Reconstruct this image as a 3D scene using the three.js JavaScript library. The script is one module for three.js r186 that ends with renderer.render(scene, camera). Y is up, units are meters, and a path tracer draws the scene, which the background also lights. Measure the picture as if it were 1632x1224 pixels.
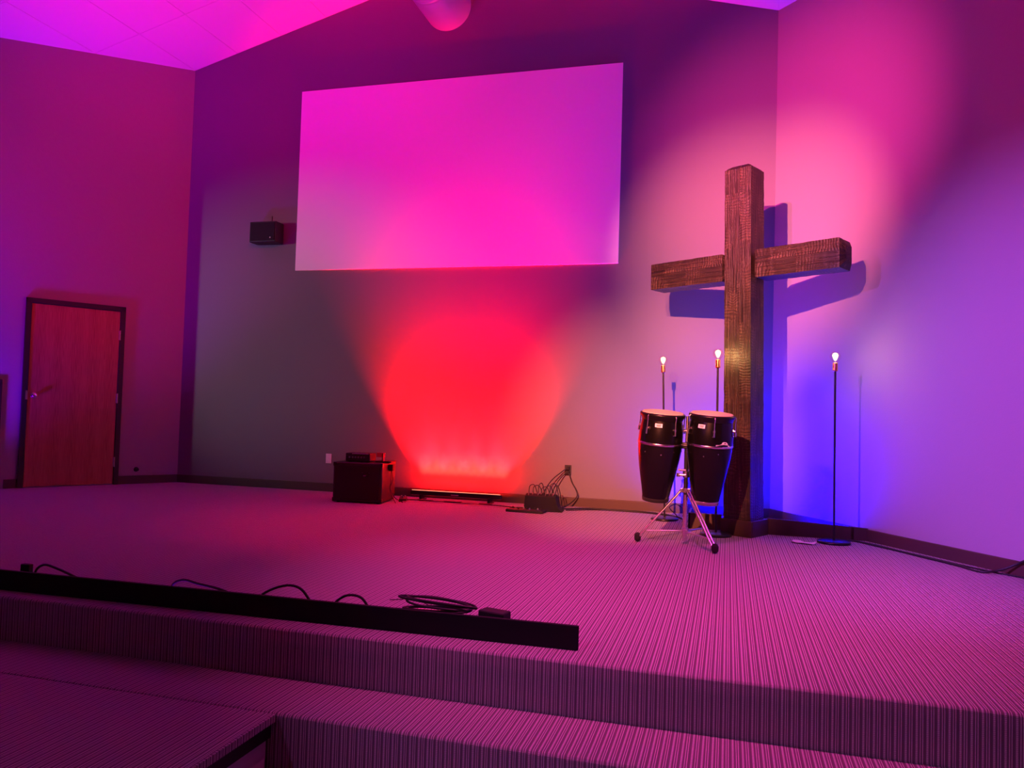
import * as THREE from 'three';
import { RoundedBoxGeometry } from 'three/addons/geometries/RoundedBoxGeometry.js';
import { mergeGeometries, mergeVertices, toCreasedNormals } from 'three/addons/utils/BufferGeometryUtils.js';
import { RectAreaLightUniformsLib } from 'three/addons/lights/RectAreaLightUniformsLib.js';
RectAreaLightUniformsLib.init();

// ------------------------------------------------------------------ camera, exposure
const scene = new THREE.Scene();
scene.background = new THREE.Color(0x000000);
const camera = new THREE.PerspectiveCamera(2 * Math.atan(612 / 1245.2) * 180 / Math.PI, 1632 / 1224, 0.05, 60);
camera.position.set(3.062, 1.031, 8.633);
camera.rotation.set(0.0360, 0.2709, 0.0295, 'YXZ');
const renderer = new THREE.WebGLRenderer();
renderer.toneMapping = THREE.LinearToneMapping;
renderer.toneMappingExposure = 1.0;
renderer.shadowMap.enabled = true;

// lamps of the place, and unseen ones added for colour balance: [position, aim, colour (linear), candela, half angle in degrees, penumbra, size factor]
const LAMPS = {
  keyWarm:   [[1.20, 3.50, 9.30], [3.25, 2.80, 0.3], [1, 0.21, 0.20], 880, 10.2, 1.0, 1.2],
  keyLow:    [[1.55, 3.50, 9.30], [2.18, 0.85, 0.5], [1, 0.22, 0.14], 800, 11, 1.0, 1.2],
  addedFrontWash: [[-0.20, 3.38, 9.30], [3.1, -0.2, 5.4], [0.8, 0.2, 0.9], 20, 18, 1.0, 1.5],  // added unseen wash that lifts the step risers
  keyViolet: [[-1.50, 3.50, 9.30], [5.05, 1.10, 2.5], [0.50, 0.085, 1], 520, 13, 1.0, 1.5],
  addedFloorRed:  [[0.60, 5.30, 5.00], [0.3, 0.0, 1.7], [1, 0, 0], 55, 24, 1.0, 1.5],  // added unseen lamp to redden the stage floor
  addedTopPink:   [[2.60, 5.10, 5.00], [2.75, 0.0, 3.9], [1, 0.055, 0.44], 105, 29, 1.0, 1.5],  // added overhead lamp, unseen, to brighten the carpet more than the risers
  addedRose:   [[0.75, 3.60, 9.30], [3.68, 3.75, 0.3], [1, 0.03, 0.30], 600, 11.6, 1.0, 1.2],  // added stand-in source for the pink on the upper right wall
  addedPlum:   [[-2.60, 3.60, 9.30], [5.10, 4.30, 2.6], [1, 0, 0.45], 95, 13, 1.0, 1.5],  // unseen, added to lift the far top of the right wall
  addedRed:    [[3.40, 4.60, 9.30], [-4.10, 3.60, 0.6], [1, 0.0, 0], 150, 14, 1.0, 1.5],  // unseen, added for the red tone of the door wall
  hallFill:  [[-8.30, 2.60, 7.00], [-2.60, 1.95, 0.0], [1, 0.86, 1], 54, 14.5, 1.0, 2],
  addedUpLeft:    [[-1.20, 0.05, 5.21], [-2.1, 6.0, 1.7], [1, 0, 0.36], 215, 28, 1.0, 2],  // unseen, added to colour the ceiling on the door side
  addedUpMid:     [[0.40, 0.05, 5.18], [0.25, 4.05, 0.0], [0.30, 0, 1], 92, 25, 1.0, 2],  // unseen, added to tint the projection screen
  blueA:     [[2.95, 0.075, 0.62], [2.95, 0.9, 0.0], [0, 0, 1], 38, 74, 0.9, 2],
  blueB:     [[3.52, 0.070, 0.80], [4.02, 0.75, 0.55], [0, 0, 1], 50, 78, 0.8, 2],
  blueLeft:  [[-5.55, 0.10, 4.20], [-4.9, 5.2, 2.4], [0.3, 0.0, 1.0], 60, 40, 1.0, 4],
  doorViolet: [[-5.05, 0.10, 3.00], [-5.0, 1.5, 1.9], [0.16, 0, 1], 45, 42, 1.0, 8],
};
// red batten on the floor under the screen: wide glow (nits of the strip) and the narrow beams (candela each)
const BATTEN = { x0: -0.417, x1: 0.634, y: 0.11, z: 0.24, color: [1, 0.001, 0.002], glow: 600, beam: 225, low: 3.4 };
const BULBS = { color: [1, 0.56, 0.22], I: 0.42 };
const GLOW = 1;
function spotOf(key) {
  const [p, t, c, I, deg, pen, size] = LAMPS[key];
  const s = new THREE.SpotLight(new THREE.Color().setRGB(...c), I, 0, THREE.MathUtils.degToRad(deg), pen, 2);
  s.position.set(...p); s.target.position.set(...t); s.castShadow = true; s.shadow.radius = size; s.shadow.mapSize.set(2048, 2048);
  s.name = 'spot_' + key; scene.add(s); scene.add(s.target);
  return s;
}
for (const k in LAMPS) if (LAMPS[k][3] > 0) spotOf(k);

// ------------------------------------------------------------------ room numbers (metres)
const XL = -3.794, XR = 3.498, AL = 1.008, AR = 1.008, EAVE = 5.404, SL = 0.269, XM = (XL + XR) / 2, HW = (XR - XL) / 2, BB = 0.102;
const SIDE = 4.5, SIDEL = 3.0, XHALL = -10.2, STEP = 0.222, ZEDGE = 5.39, ZSTEP = 5.77, ZEND = 12.5, FLOOR = -2 * STEP;
const ceilY = x => EAVE + SL * (HW - Math.abs(x - XM));
const XLE = XL - SIDEL * Math.cos(AL), XRE = XR + SIDE * Math.cos(AR), ZE = SIDE * Math.sin(AR), ZLE = SIDEL * Math.sin(AL);

// ------------------------------------------------------------------ seeded noise
let seed = 20240611;
const rnd = () => { seed = (seed * 1664525 + 1013904223) >>> 0; return seed / 4294967296; };
const hash = (x, y) => { let h = (x * 374761393 + y * 668265263) | 0; h = Math.imul(h ^ (h >>> 13), 1274126177); return ((h ^ (h >>> 16)) >>> 0) / 4294967296; };
function vnoise(x, y, px = 0, py = 0) {
  const xi = Math.floor(x), yi = Math.floor(y), fx = x - xi, fy = y - yi, w = t => t * t * (3 - 2 * t);
  const m = (a, p) => p ? ((a % p) + p) % p : a;
  const g = (a, b) => hash(m(a, px), m(b, py));
  const u = w(fx), q = w(fy);
  return (g(xi, yi) * (1 - u) + g(xi + 1, yi) * u) * (1 - q) + (g(xi, yi + 1) * (1 - u) + g(xi + 1, yi + 1) * u) * q;
}
function texture(w, h, fn, srgb, rx = 1, ry = 1) {
  const d = new Uint8Array(w * h * 4);
  for (let y = 0; y < h; y++) for (let x = 0; x < w; x++) {
    const c = fn(x, y); const i = (y * w + x) * 4;
    d[i] = c[0]; d[i + 1] = c[1]; d[i + 2] = c[2]; d[i + 3] = 255;
  }
  const t = new THREE.DataTexture(d, w, h); t.magFilter = THREE.LinearFilter; t.minFilter = THREE.LinearMipmapLinearFilter; t.generateMipmaps = true;
  t.wrapS = t.wrapT = THREE.RepeatWrapping; t.repeat.set(rx, ry);
  if (srgb) t.colorSpace = THREE.SRGBColorSpace;
  t.needsUpdate = true;
  return t;
}
const g3 = v => { const c = Math.max(0, Math.min(255, v)); return [c, c, c]; };
const lin = (r, g, b) => new THREE.Color().setRGB(r, g, b);
const std = (o) => new THREE.MeshStandardMaterial(o);
const phy = (o) => new THREE.MeshPhysicalMaterial(o);

// ------------------------------------------------------------------ materials
const wallBump = texture(256, 256, (x, y) => g3(128 + 70 * (vnoise(x / 4, y / 4, 64, 64) - 0.5) + 60 * (vnoise(x / 16, y / 16, 16, 16) - 0.5)), false, 2.2, 2.2);
const M = {};
M.wallBack = std({ color: lin(0.17, 0.17, 0.175), roughness: 0.85, bumpMap: wallBump, bumpScale: 0.0012 });
M.wallSide = std({ color: lin(0.31, 0.305, 0.30), roughness: 0.85, bumpMap: wallBump, bumpScale: 0.0012 });
M.ceiling = std({ color: lin(0.80, 0.80, 0.79), roughness: 0.9, bumpMap: wallBump, bumpScale: 0.001 });
M.screen = std({ color: lin(0.88, 0.88, 0.88), roughness: 0.9 });
M.base = std({ color: lin(0.060, 0.035, 0.024), roughness: 0.45 });
M.frame = std({ color: lin(0.012, 0.010, 0.010), roughness: 0.5 });
M.black = std({ color: lin(0.008, 0.008, 0.009), roughness: 0.6 });
M.blackBoard = std({ color: lin(0.006, 0.006, 0.007), roughness: 0.9 });
M.blackMetal = std({ color: lin(0.012, 0.012, 0.013), roughness: 0.32, metalness: 0.2 });
M.rubber = std({ color: lin(0.012, 0.012, 0.012), roughness: 0.8 });
M.cable = std({ color: lin(0.008, 0.008, 0.008), roughness: 0.5 });
M.chrome = std({ color: lin(0.78, 0.77, 0.76), roughness: 0.22, metalness: 1 });
M.steel = std({ color: lin(0.55, 0.54, 0.52), roughness: 0.32, metalness: 1 });
M.brass = std({ color: lin(0.80, 0.42, 0.16), roughness: 0.34, metalness: 1 });
M.duct = std({ color: lin(0.62, 0.62, 0.62), roughness: 0.38, metalness: 0.55 });
M.white = std({ color: lin(0.72, 0.71, 0.68), roughness: 0.5 });
M.paper = std({ color: lin(0.78, 0.77, 0.75), roughness: 0.8 });
M.ply = std({ color: lin(0.62, 0.62, 0.64), roughness: 0.8 });
M.lacquer = phy({ color: lin(0.004, 0.0035, 0.0035), roughness: 0.24, specularIntensity: 0.6 });
M.hoop = phy({ color: lin(0.006, 0.005, 0.005), roughness: 0.32, specularIntensity: 0.6 });
M.skin = std({ color: lin(0.62, 0.46, 0.32), roughness: 0.6, bumpMap: wallBump, bumpScale: 0.0006 });
M.ink = std({ color: lin(0.05, 0.05, 0.055), roughness: 0.7 });
M.tolex = std({ color: lin(0.012, 0.012, 0.012), roughness: 0.55, bumpMap: wallBump, bumpScale: 0.001 });
M.grille = std({ color: lin(0.008, 0.008, 0.008), roughness: 0.9 });
M.glow = (r, g, b, k) => std({ color: 0x050505, emissive: lin(r, g, b), emissiveIntensity: k * GLOW, roughness: 0.4 });

// striped loop carpet: a beaded band, then two fine cords, period 36 mm; tile of 4 periods
const PER = 0.0364, CT = 4 * PER;
const carpetH = (x, y) => {            // 0..1 yarn height on a 512 tile, stripes along y
  const u = (x / 128) % 1, row = y / 512;
  const band = Math.exp(-(((u - 0.22) / 0.115) ** 4));
  const bead = 0.55 + 0.45 * Math.sin(row * Math.PI * 2 * 22 + Math.floor(x / 128) * 1.7) * 0.9;
  const c1 = Math.exp(-(((u - 0.56) / 0.045) ** 2)), c2 = Math.exp(-(((u - 0.78) / 0.045) ** 2));
  const n = vnoise(x / 5, y / 5, 102, 102) * 0.5 + vnoise(x / 2.2, y / 9, 232, 57) * 0.5;
  return Math.min(1, (band * (0.38 + 0.46 * bead) + (c1 + c2) * 0.95) * (0.72 + 0.5 * n));
};
const cH = new Float32Array(512 * 512);
for (let y = 0; y < 512; y++) for (let x = 0; x < 512; x++) cH[y * 512 + x] = carpetH(x, y);
const carpetCol = texture(512, 512, (x, y) => { const h = cH[y * 512 + x]; const k = 0.16 + 0.84 * h; return [92 + 152 * k, 88 + 146 * k, 89 + 147 * k]; }, true, 1 / CT, 1 / CT);
const carpetBump = texture(512, 512, (x, y) => g3(255 * cH[y * 512 + x]), false, 1 / CT, 1 / CT);
M.carpet = std({ color: lin(1, 1, 1), map: carpetCol, bumpMap: carpetBump, bumpScale: 0.0015, roughness: 1 });

// oak veneer: five leaves, each a slip-matched cathedral
const oakV = (x, y) => {
  const u = x / 512 * 5, leaf = Math.floor(u), fu = u - leaf - 0.5, v = y / 1024;
  const arch = Math.sqrt(fu * fu * 6 + 0.02) * (1.2 + 0.4 * vnoise(leaf * 7, v * 3)) + v * 0.9 + 0.05 * vnoise(u * 6, v * 9);
  const ring = 0.5 + 0.5 * Math.sin(arch * 46);
  const pore = vnoise(x / 1.6, y / 42);
  return 0.45 * ring * Math.exp(-fu * fu * 6) + 0.55 * pore;
};
const oak = texture(512, 1024, (x, y) => { const k = oakV(x, y); return [178 - 48 * k, 128 - 44 * k, 84 - 36 * k]; }, true);
M.oak = std({ map: oak, roughness: 0.42 });

// rough sawn timber for the cross: saw ridges across the grain, checks along it
const sawH = (x, y) => {
  const warp = 26 * vnoise(x / 40, y / 60) + 60 * vnoise(x / 170, y / 240 + 9);
  const ridge = 0.5 + 0.5 * Math.sin((y + warp) / 1024 * Math.PI * 2 * 50);
  const patch = vnoise(x / 34, y / 52), p2 = Math.max(0, vnoise(x / 70 + 30, y / 120) * 1.8 - 0.6), fine = vnoise(x / 2.6, y / 5), grain = vnoise(x / 4, y / 150);
  const check = vnoise(x / 7, y / 210) > 0.80 ? 0.5 : 0, fleck = vnoise(x / 3.5 + 90, y / 14) > 0.82 ? 0.35 * patch : 0;
  return Math.max(0, Math.min(1, 0.10 + 0.34 * ridge * p2 + 0.30 * fine * patch + 0.42 * (grain - 0.35) + fleck - check));
};
const SW = 256, SH = 1024, sw = new Float32Array(SW * SH);
for (let y = 0; y < SH; y++) for (let x = 0; x < SW; x++) sw[y * SW + x] = sawH(x, y);
const sawCol = texture(SW, SH, (x, y) => { const k = sw[y * SW + x]; return [20 + 88 * k, 15 + 72 * k, 12 + 56 * k]; }, true);
const sawBump = texture(SW, SH, (x, y) => g3(255 * sw[y * SW + x]), false);
M.timber = std({ map: sawCol, bumpMap: sawBump, bumpScale: 0.005, roughness: 0.5 });

// ------------------------------------------------------------------ object helpers
const taken = {};
const numbered = n => { const k = taken[n] = (taken[n] ?? -1) + 1; return k ? `${n}_${String(k).padStart(3, '0')}` : n; };
function thing(name, label, category, [x, y, z] = [0, 0, 0], turn = 0, group) {
  const o = new THREE.Group(); o.name = numbered(name); o.position.set(x, y, z); o.rotation.y = turn;
  o.userData = { label, category }; if (group) o.userData.group = group;
  scene.add(o); return o;
}
function part(name, geo, mat, parent, label) {
  const m = new THREE.Mesh(Array.isArray(geo) ? merge(geo) : geo, mat); m.name = name; if (label) m.userData.label = label;
  parent.add(m); return m;
}
function single(name, geo, mat, label, category, group) {
  const m = part(name, geo, mat, scene); m.name = numbered(name); m.userData = { label, category }; if (group) m.userData.group = group; return m;
}
function struct(name, geo, mat, label, category) {
  const m = geo ? part(name, geo, mat, scene) : new THREE.Group(); m.name = name; if (!geo) scene.add(m);
  m.userData = { kind: 'structure', label, category }; return m;
}
function merge(list) {
  const a = list.map(g => { let q = g.index ? g.toNonIndexed() : g.clone(); for (const k of Object.keys(q.attributes)) if (!['position', 'normal', 'uv'].includes(k)) q.deleteAttribute(k); if (!q.attributes.uv) q.setAttribute('uv', new THREE.BufferAttribute(new Float32Array(q.attributes.position.count * 2), 2)); return q; });
  return mergeGeometries(a);
}
const T = (g, x = 0, y = 0, z = 0, rx = 0, ry = 0, rz = 0) => { g.applyMatrix4(new THREE.Matrix4().compose(new THREE.Vector3(x, y, z), new THREE.Quaternion().setFromEuler(new THREE.Euler(rx, ry, rz, 'YXZ')), new THREE.Vector3(1, 1, 1))); return g; };
const box = (w, h, d, x = 0, y = 0, z = 0, rx = 0, ry = 0, rz = 0) => T(new THREE.BoxGeometry(w, h, d), x, y, z, rx, ry, rz);
const rbox = (w, h, d, r, x = 0, y = 0, z = 0, rx = 0, ry = 0, rz = 0) => T(new RoundedBoxGeometry(w, h, d, 2, r), x, y, z, rx, ry, rz);
const cyl = (r0, r1, h, x = 0, y = 0, z = 0, rx = 0, ry = 0, rz = 0, n = 28) => T(new THREE.CylinderGeometry(r0, r1, h, n), x, y, z, rx, ry, rz);
const lathe = (pts, n = 48) => new THREE.LatheGeometry(pts.map(p => new THREE.Vector2(...p)), n);
const V = (x, y, z) => new THREE.Vector3(x, y, z);
function rod(a, b, r, n = 14, r2 = r) {
  const d = V(...b).sub(V(...a)), g = new THREE.CylinderGeometry(r2, r, d.length(), n);
  g.applyQuaternion(new THREE.Quaternion().setFromUnitVectors(V(0, 1, 0), d.clone().normalize()));
  return g.translate((a[0] + b[0]) / 2, (a[1] + b[1]) / 2, (a[2] + b[2]) / 2);
}
const tube = (pts, r, seg = 0, n = 7) => new THREE.TubeGeometry(new THREE.CatmullRomCurve3(pts.map(p => V(...p)), false, 'centripetal'), seg || pts.length * 8, r, n);
// solid prism: outline in local x,y; from z = -depth to z = 0
function prism(pts, depth) {
  const s = new THREE.Shape(pts.map(p => new THREE.Vector2(...p)));
  return new THREE.ExtrudeGeometry(s, { depth, bevelEnabled: false }).translate(0, 0, -depth);
}

// ------------------------------------------------------------------ setting: walls, ceiling, floors
const WT = 0.16;
struct('wall_back', prism([[XL, FLOOR], [XR, FLOOR], [XR, EAVE], [XM, ceilY(XM)], [XL, EAVE]], WT), M.wallBack, 'dark grey gabled back wall behind the stage', 'wall');
const leftWall = struct('wall_left', prism([[0.1, FLOOR], [0.1, EAVE + 0.02], [0, EAVE], [-SIDEL, ceilY(XLE)], [-SIDEL, FLOOR]], WT), M.wallSide, 'splayed side wall with the oak door', 'wall');
leftWall.position.set(XL, 0, 0); leftWall.rotation.y = AL;
const rightWall = struct('wall_right', prism([[-0.1, FLOOR], [SIDE, FLOOR], [SIDE, ceilY(XRE)], [0, EAVE], [-0.1, EAVE + 0.02]], WT), M.wallSide, 'splayed side wall behind the wooden cross', 'wall');
rightWall.position.set(XR, 0, 0); rightWall.rotation.y = -AR;
struct('wall_hall_left', T(prism([[XHALL, FLOOR], [XLE + 0.1, FLOOR], [XLE + 0.1, ceilY(XLE + 0.1)], [XHALL, ceilY(XHALL)]], WT), 0, 0, ZLE), M.wallSide, 'hall wall turning away past the oak door', 'wall');
struct('wall_hall_end', T(prism([[ZLE - WT, FLOOR], [ZEND, FLOOR], [ZEND, ceilY(XHALL)], [ZLE - WT, ceilY(XHALL)]], WT), XHALL, 0, 0, 0, -Math.PI / 2, 0).translate(-WT, 0, 0), M.wallSide, 'far side wall of the hall', 'wall');
struct('wall_hall_right', T(prism([[ZE - 0.1, FLOOR], [ZEND, FLOOR], [ZEND, ceilY(XRE)], [ZE - 0.1, ceilY(XRE)]], WT), XRE, 0, 0, 0, -Math.PI / 2, 0), M.wallSide, 'long hall wall on the side of the cross', 'wall');
struct('wall_front', T(prism([[XHALL - WT, FLOOR], [XRE + WT, FLOOR], [XRE + WT, ceilY(XRE)], [XM, ceilY(XM)], [XHALL - WT, ceilY(XHALL)]], WT), 0, 0, ZEND + WT), M.wallSide, 'end wall of the hall facing the stage', 'wall');

// ceiling: two sloping decks faced with separate panels, joints left open
{
  const ceil = struct('ceiling', null, null, 'white panelled ceiling sloping up to the ridge', 'ceiling');
  const x0 = XHALL - WT, x1 = XRE + WT, lift = 0.007;
  const deck = (xa, xb) => prism([[xa, ceilY(xa) + lift], [xb, ceilY(xb) + lift], [xb, ceilY(xb) + lift + 0.15], [xa, ceilY(xa) + lift + 0.15]], ZEND + 2 * WT).translate(0, 0, ZEND + WT);
  part('deck', deck(x0, XM), M.ceiling, ceil); part('deck', deck(XM, x1), M.ceiling, ceil);
  const gap = 0.007, th = 0.028, W = 0.632, L = 1.22, rows = [0.0, 1.02];
  while (rows[rows.length - 1] < ZEND) rows.push(Math.min(ZEND, rows[rows.length - 1] + L));
  const cache = {};
  for (const side of [-1, 1]) {
    const ang = side < 0 ? Math.atan(SL) : -Math.atan(SL), start = side < 0 ? XL : XR, outer = side < 0 ? x0 : x1;
    const cuts = [];
    for (let k = -12; k <= 8; k++) { const x = start - side * k * W; if ((x - XM) * side > 0.05 && (outer - x) * side > 0.02) cuts.push(x); }
    cuts.push(XM, outer); cuts.sort((a, b) => a - b);
    for (let i = 0; i + 1 < cuts.length; i++) for (let j = 0; j + 1 < rows.length; j++) {
      const a = cuts[i], b = cuts[i + 1], w = (b - a) / Math.cos(ang) - gap, l = rows[j + 1] - rows[j] - gap;
      if (w < 0.04 || l < 0.04) continue;
      const key = w.toFixed(3) + l.toFixed(3); cache[key] ??= new THREE.BoxGeometry(w, th, l);
      const p = part('ceiling_panel', cache[key], M.ceiling, ceil);
      p.position.set((a + b) / 2, (ceilY(a) + ceilY(b)) / 2 + th / 2, (rows[j] + rows[j + 1]) / 2); p.rotation.z = ang;
    }
  }
}

// carpeted stage and step: a profile in (z, y) swept along x, uv in metres along x and along the surface
function carpetSlab(profile, x0, x1, bottom) {
  const pos = [], uv = [], idx = []; let s = 0;
  profile.forEach(([z, y], i) => {
    if (i) s += Math.hypot(z - profile[i - 1][0], y - profile[i - 1][1]);
    pos.push(x0, y, z, x1, y, z); uv.push(x0, s, x1, s);
    if (i) { const k = 2 * i; idx.push(k - 2, k, k - 1, k - 1, k, k + 1); }
  });
  const g = new THREE.BufferGeometry();
  g.setAttribute('position', new THREE.Float32BufferAttribute(pos, 3)); g.setAttribute('uv', new THREE.Float32BufferAttribute(uv, 2)); g.setIndex(idx);
  g.computeVertexNormals();
  const ends = [x0, x1].map((x, k) => { const q = prism([...profile.map(([z, y]) => [z, y]), [profile[profile.length - 1][0], bottom], [profile[0][0], bottom]], 0.01); return q.applyMatrix4(new THREE.Matrix4().makeRotationY(-Math.PI / 2)).translate(x + (k ? 0 : 0.01), 0, 0); });
  const [za, zb] = [profile[0][0], profile[profile.length - 1][0]];
  const under = box(x1 - x0 - 0.02, 0.01, zb - za - 0.004, (x0 + x1) / 2, bottom + 0.005, (za + zb) / 2);
  return merge([toCreasedNormals(g, 0.9), under, ...ends.map(e => e)]);
}
const nose = (z, y, r = 0.018) => [0, 1, 2, 3, 4, 5].map(i => { const a = i / 5 * Math.PI / 2; return [z - r + r * Math.sin(a), y - r + r * Math.cos(a)]; });
struct('floor_stage', carpetSlab([[0, 0], [2.5, 0], ...nose(ZEDGE, 0), [ZEDGE, FLOOR]], XHALL, XRE, FLOOR - 0.02), M.carpet, 'raised stage floor in grey striped carpet', 'stage');
struct('floor_step', carpetSlab([[ZEDGE + 0.001, -STEP], [5.6, -STEP], ...nose(ZSTEP, -STEP), [ZSTEP, FLOOR]], XHALL, XRE, FLOOR - 0.02), M.carpet, 'carpeted step along the front of the stage', 'step');
struct('floor', carpetSlab([[ZSTEP, FLOOR], [9, FLOOR], [ZEND + 0.1, FLOOR]], XHALL - 0.1, XRE + 0.1, FLOOR - 0.1), M.carpet, 'carpeted hall floor below the steps', 'floor');

// baseboards with a small rounded top
const bbProfile = (len) => { const s = new THREE.Shape(); s.moveTo(0, 0); s.lineTo(0.014, 0); s.lineTo(0.014, BB - 0.006); s.quadraticCurveTo(0.013, BB, 0.006, BB); s.lineTo(0, BB); s.lineTo(0, 0); return new THREE.ExtrudeGeometry(s, { depth: len, bevelEnabled: false }).rotateY(-Math.PI / 2); };  // length along -x, depth to +z
struct('baseboard_back', bbProfile(XR - XL).translate(XR, 0, 0), M.base, 'dark brown baseboard along the back wall', 'baseboard');
const DT0 = 0.775, DW = 0.951, DH = 2.13, FR = 0.058;
const bl = struct('baseboard_left', [bbProfile(DT0 - FR), bbProfile(0.13).translate(-(DT0 + DW + FR), 0, 0), bbProfile(0.01).translate(-2.96, 0, 0)], M.base, 'dark brown baseboard beside the oak door', 'baseboard');
bl.position.set(XL, 0, 0); bl.rotation.y = AL;
const br = struct('baseboard_right', bbProfile(SIDE).translate(SIDE, 0, 0), M.base, 'dark brown baseboard along the wall behind the cross', 'baseboard');
br.position.set(XR, 0, 0); br.rotation.y = -AR;

// oak door in a dark steel frame, on the left wall (local x runs towards the corner)
{
  const d = struct('door_1', null, null, 'oak veneer door in a black frame', 'door');
  d.position.set(XL, 0, 0); d.rotation.y = AL;
  const xa = -DT0 - DW, xb = -DT0, D = 0.035;
  const fr = part('frame', [rbox(FR, DH + FR, D, 0.006, xb + FR / 2, (DH + FR) / 2, D / 2), rbox(FR, DH + FR, D, 0.006, xa - FR / 2, (DH + FR) / 2, D / 2), rbox(DW + 2 * FR, FR, D, 0.006, (xa + xb) / 2, DH + FR / 2, D / 2)], M.frame, d);
  const slab = new THREE.BoxGeometry(DW - 0.006, DH - 0.02, 0.02);
  part('door_leaf', slab, M.oak, d).position.set((xa + xb) / 2, DH / 2 + 0.004, 0.011);
  for (const y of [1.833, 1.057, 0.278]) part('hinge', [cyl(0.009, 0.009, 0.118, xb + 0.002, y, 0.03, 0, 0, 0, 12), box(0.014, 0.11, 0.003, xb - 0.004, y, 0.0225)], M.steel, d);
  part('strike_plate', box(0.022, 0.105, 0.004, xa - 0.012, 1.065, 0.037), M.chrome, d);
  const kn = part('knob', T(lathe([[0, 0.062], [0.016, 0.061], [0.026, 0.053], [0.029, 0.042], [0.025, 0.031], [0.013, 0.024], [0.011, 0.008], [0.033, 0.006], [0.034, 0]], 28), 0, 0, 0, Math.PI / 2), M.chrome, d);
  kn.position.set(xa + 0.065, 1.062, 0.021);
  const t = struct('trim_1', [rbox(0.06, 1.12, 0.03, 0.006, -2.005, 0.645, 0.015), rbox(0.9, 0.06, 0.03, 0.006, -2.425, 1.205, 0.015), rbox(0.06, 1.12, 0.03, 0.006, -2.845, 0.645, 0.015)], M.frame, 'black frame of a low hatch beyond the oak door', 'trim');
  t.position.copy(d.position); t.rotation.copy(d.rotation);
}

// projection surface on the back wall
{
  const s = thing('projection_screen', 'large white projection screen on the dark back wall', 'screen', [(-2.185 + 1.852) / 2, 2.717, 0]);
  const w = 4.037, h = 2.268;
  part('screen_surface', rbox(w, h, 0.018, 0.003, 0, h / 2, 0.011), M.screen, s);
}
// small wall speaker
{
  const s = thing('wall_speaker', 'small black speaker box high on the back wall', 'speaker', [-2.55, 3.05, 0]);
  part('cabinet', rbox(0.375, 0.258, 0.18, 0.012, 0, 0.129, 0.11), M.tolex, s);
  part('grille', rbox(0.34, 0.225, 0.012, 0.005, 0, 0.129, 0.203), M.grille, s);
  part('badge', cyl(0.009, 0.009, 0.004, 0.115, 0.05, 0.211, Math.PI / 2), M.chrome, s, 'small shiny round badge');
  part('bracket', box(0.12, 0.1, 0.02, 0, 0.13, 0.011), M.blackMetal, s);
  part('cable', tube([[0.0, 0.13, 0.012], [0.004, 0.26, 0.008], [0.0, 0.37, 0.004]], 0.004), M.cable, s);
}
// wall plates
function outlet(label, x, y, dark, sockets = true) {
  const o = thing('wall_outlet', label, 'outlet', [x, y, 0]);
  part('plate', rbox(0.074, 0.117, 0.007, 0.003, 0, 0, 0.0036), dark ? M.black : M.white, o);
  if (sockets) for (const s of [-1, 1]) part('socket', rbox(0.034, 0.028, 0.006, 0.003, 0, s * 0.021, 0.0075), dark ? M.rubber : M.white, o);
  return o;
}
const outR = outlet('dark wall outlet with black plugs beside the orange lit wall', 1.345, 0.40, true);
for (const s of [-1, 1]) part('plug', rbox(0.034, 0.036, 0.034, 0.006, 0.004, s * 0.024, 0.026), M.rubber, outR);
outlet('white wall outlet just past the amplifier', -1.63, 0.40, false);
{
  const o = thing('door_stop', 'small black round door stop on the wall by the oak door', 'door stop', [XL - 0.505 * Math.cos(AL), 0.178, 0.505 * Math.sin(AL)], AL);
  part('base', cyl(0.024, 0.03, 0.012, 0, 0, 0.006, Math.PI / 2), M.rubber, o); part('bumper', cyl(0.019, 0.022, 0.04, 0, 0, 0.03, Math.PI / 2), M.rubber, o);
}

// round duct under the ridge
{
  const d = thing('air_duct', 'round metal air duct hung under the ceiling ridge', 'duct', [XM, 5.69, 0]);
  const r = 0.275, z0 = 0.3, z1 = 11.6;
  part('duct_pipe', T(lathe([[0, 0], [r, 0], [r, z1 - z0], [0, z1 - z0]], 56), 0, 0, z0, Math.PI / 2), M.duct, d);
  for (let z = 0.9; z < z1; z += 1.2) part('joint_band', T(lathe([[r - 0.01, 0], [r + 0.007, 0.004], [r + 0.007, 0.04], [r - 0.01, 0.044]], 56), 0, 0, z, Math.PI / 2), M.duct, d);
  for (let z = 1.6; z < z1; z += 2.4) part('hanger_strap', [box(0.03, ceilY(XM) - 5.69 - r + 0.03, 0.004, 0, r + (ceilY(XM) - 5.69 - r + 0.03) / 2, z)], M.steel, d);
}

// ------------------------------------------------------------------ the cross and the boards round its foot
const TH = THREE.MathUtils.degToRad(28), P0 = [3.1525, 0, 1.414];
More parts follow.
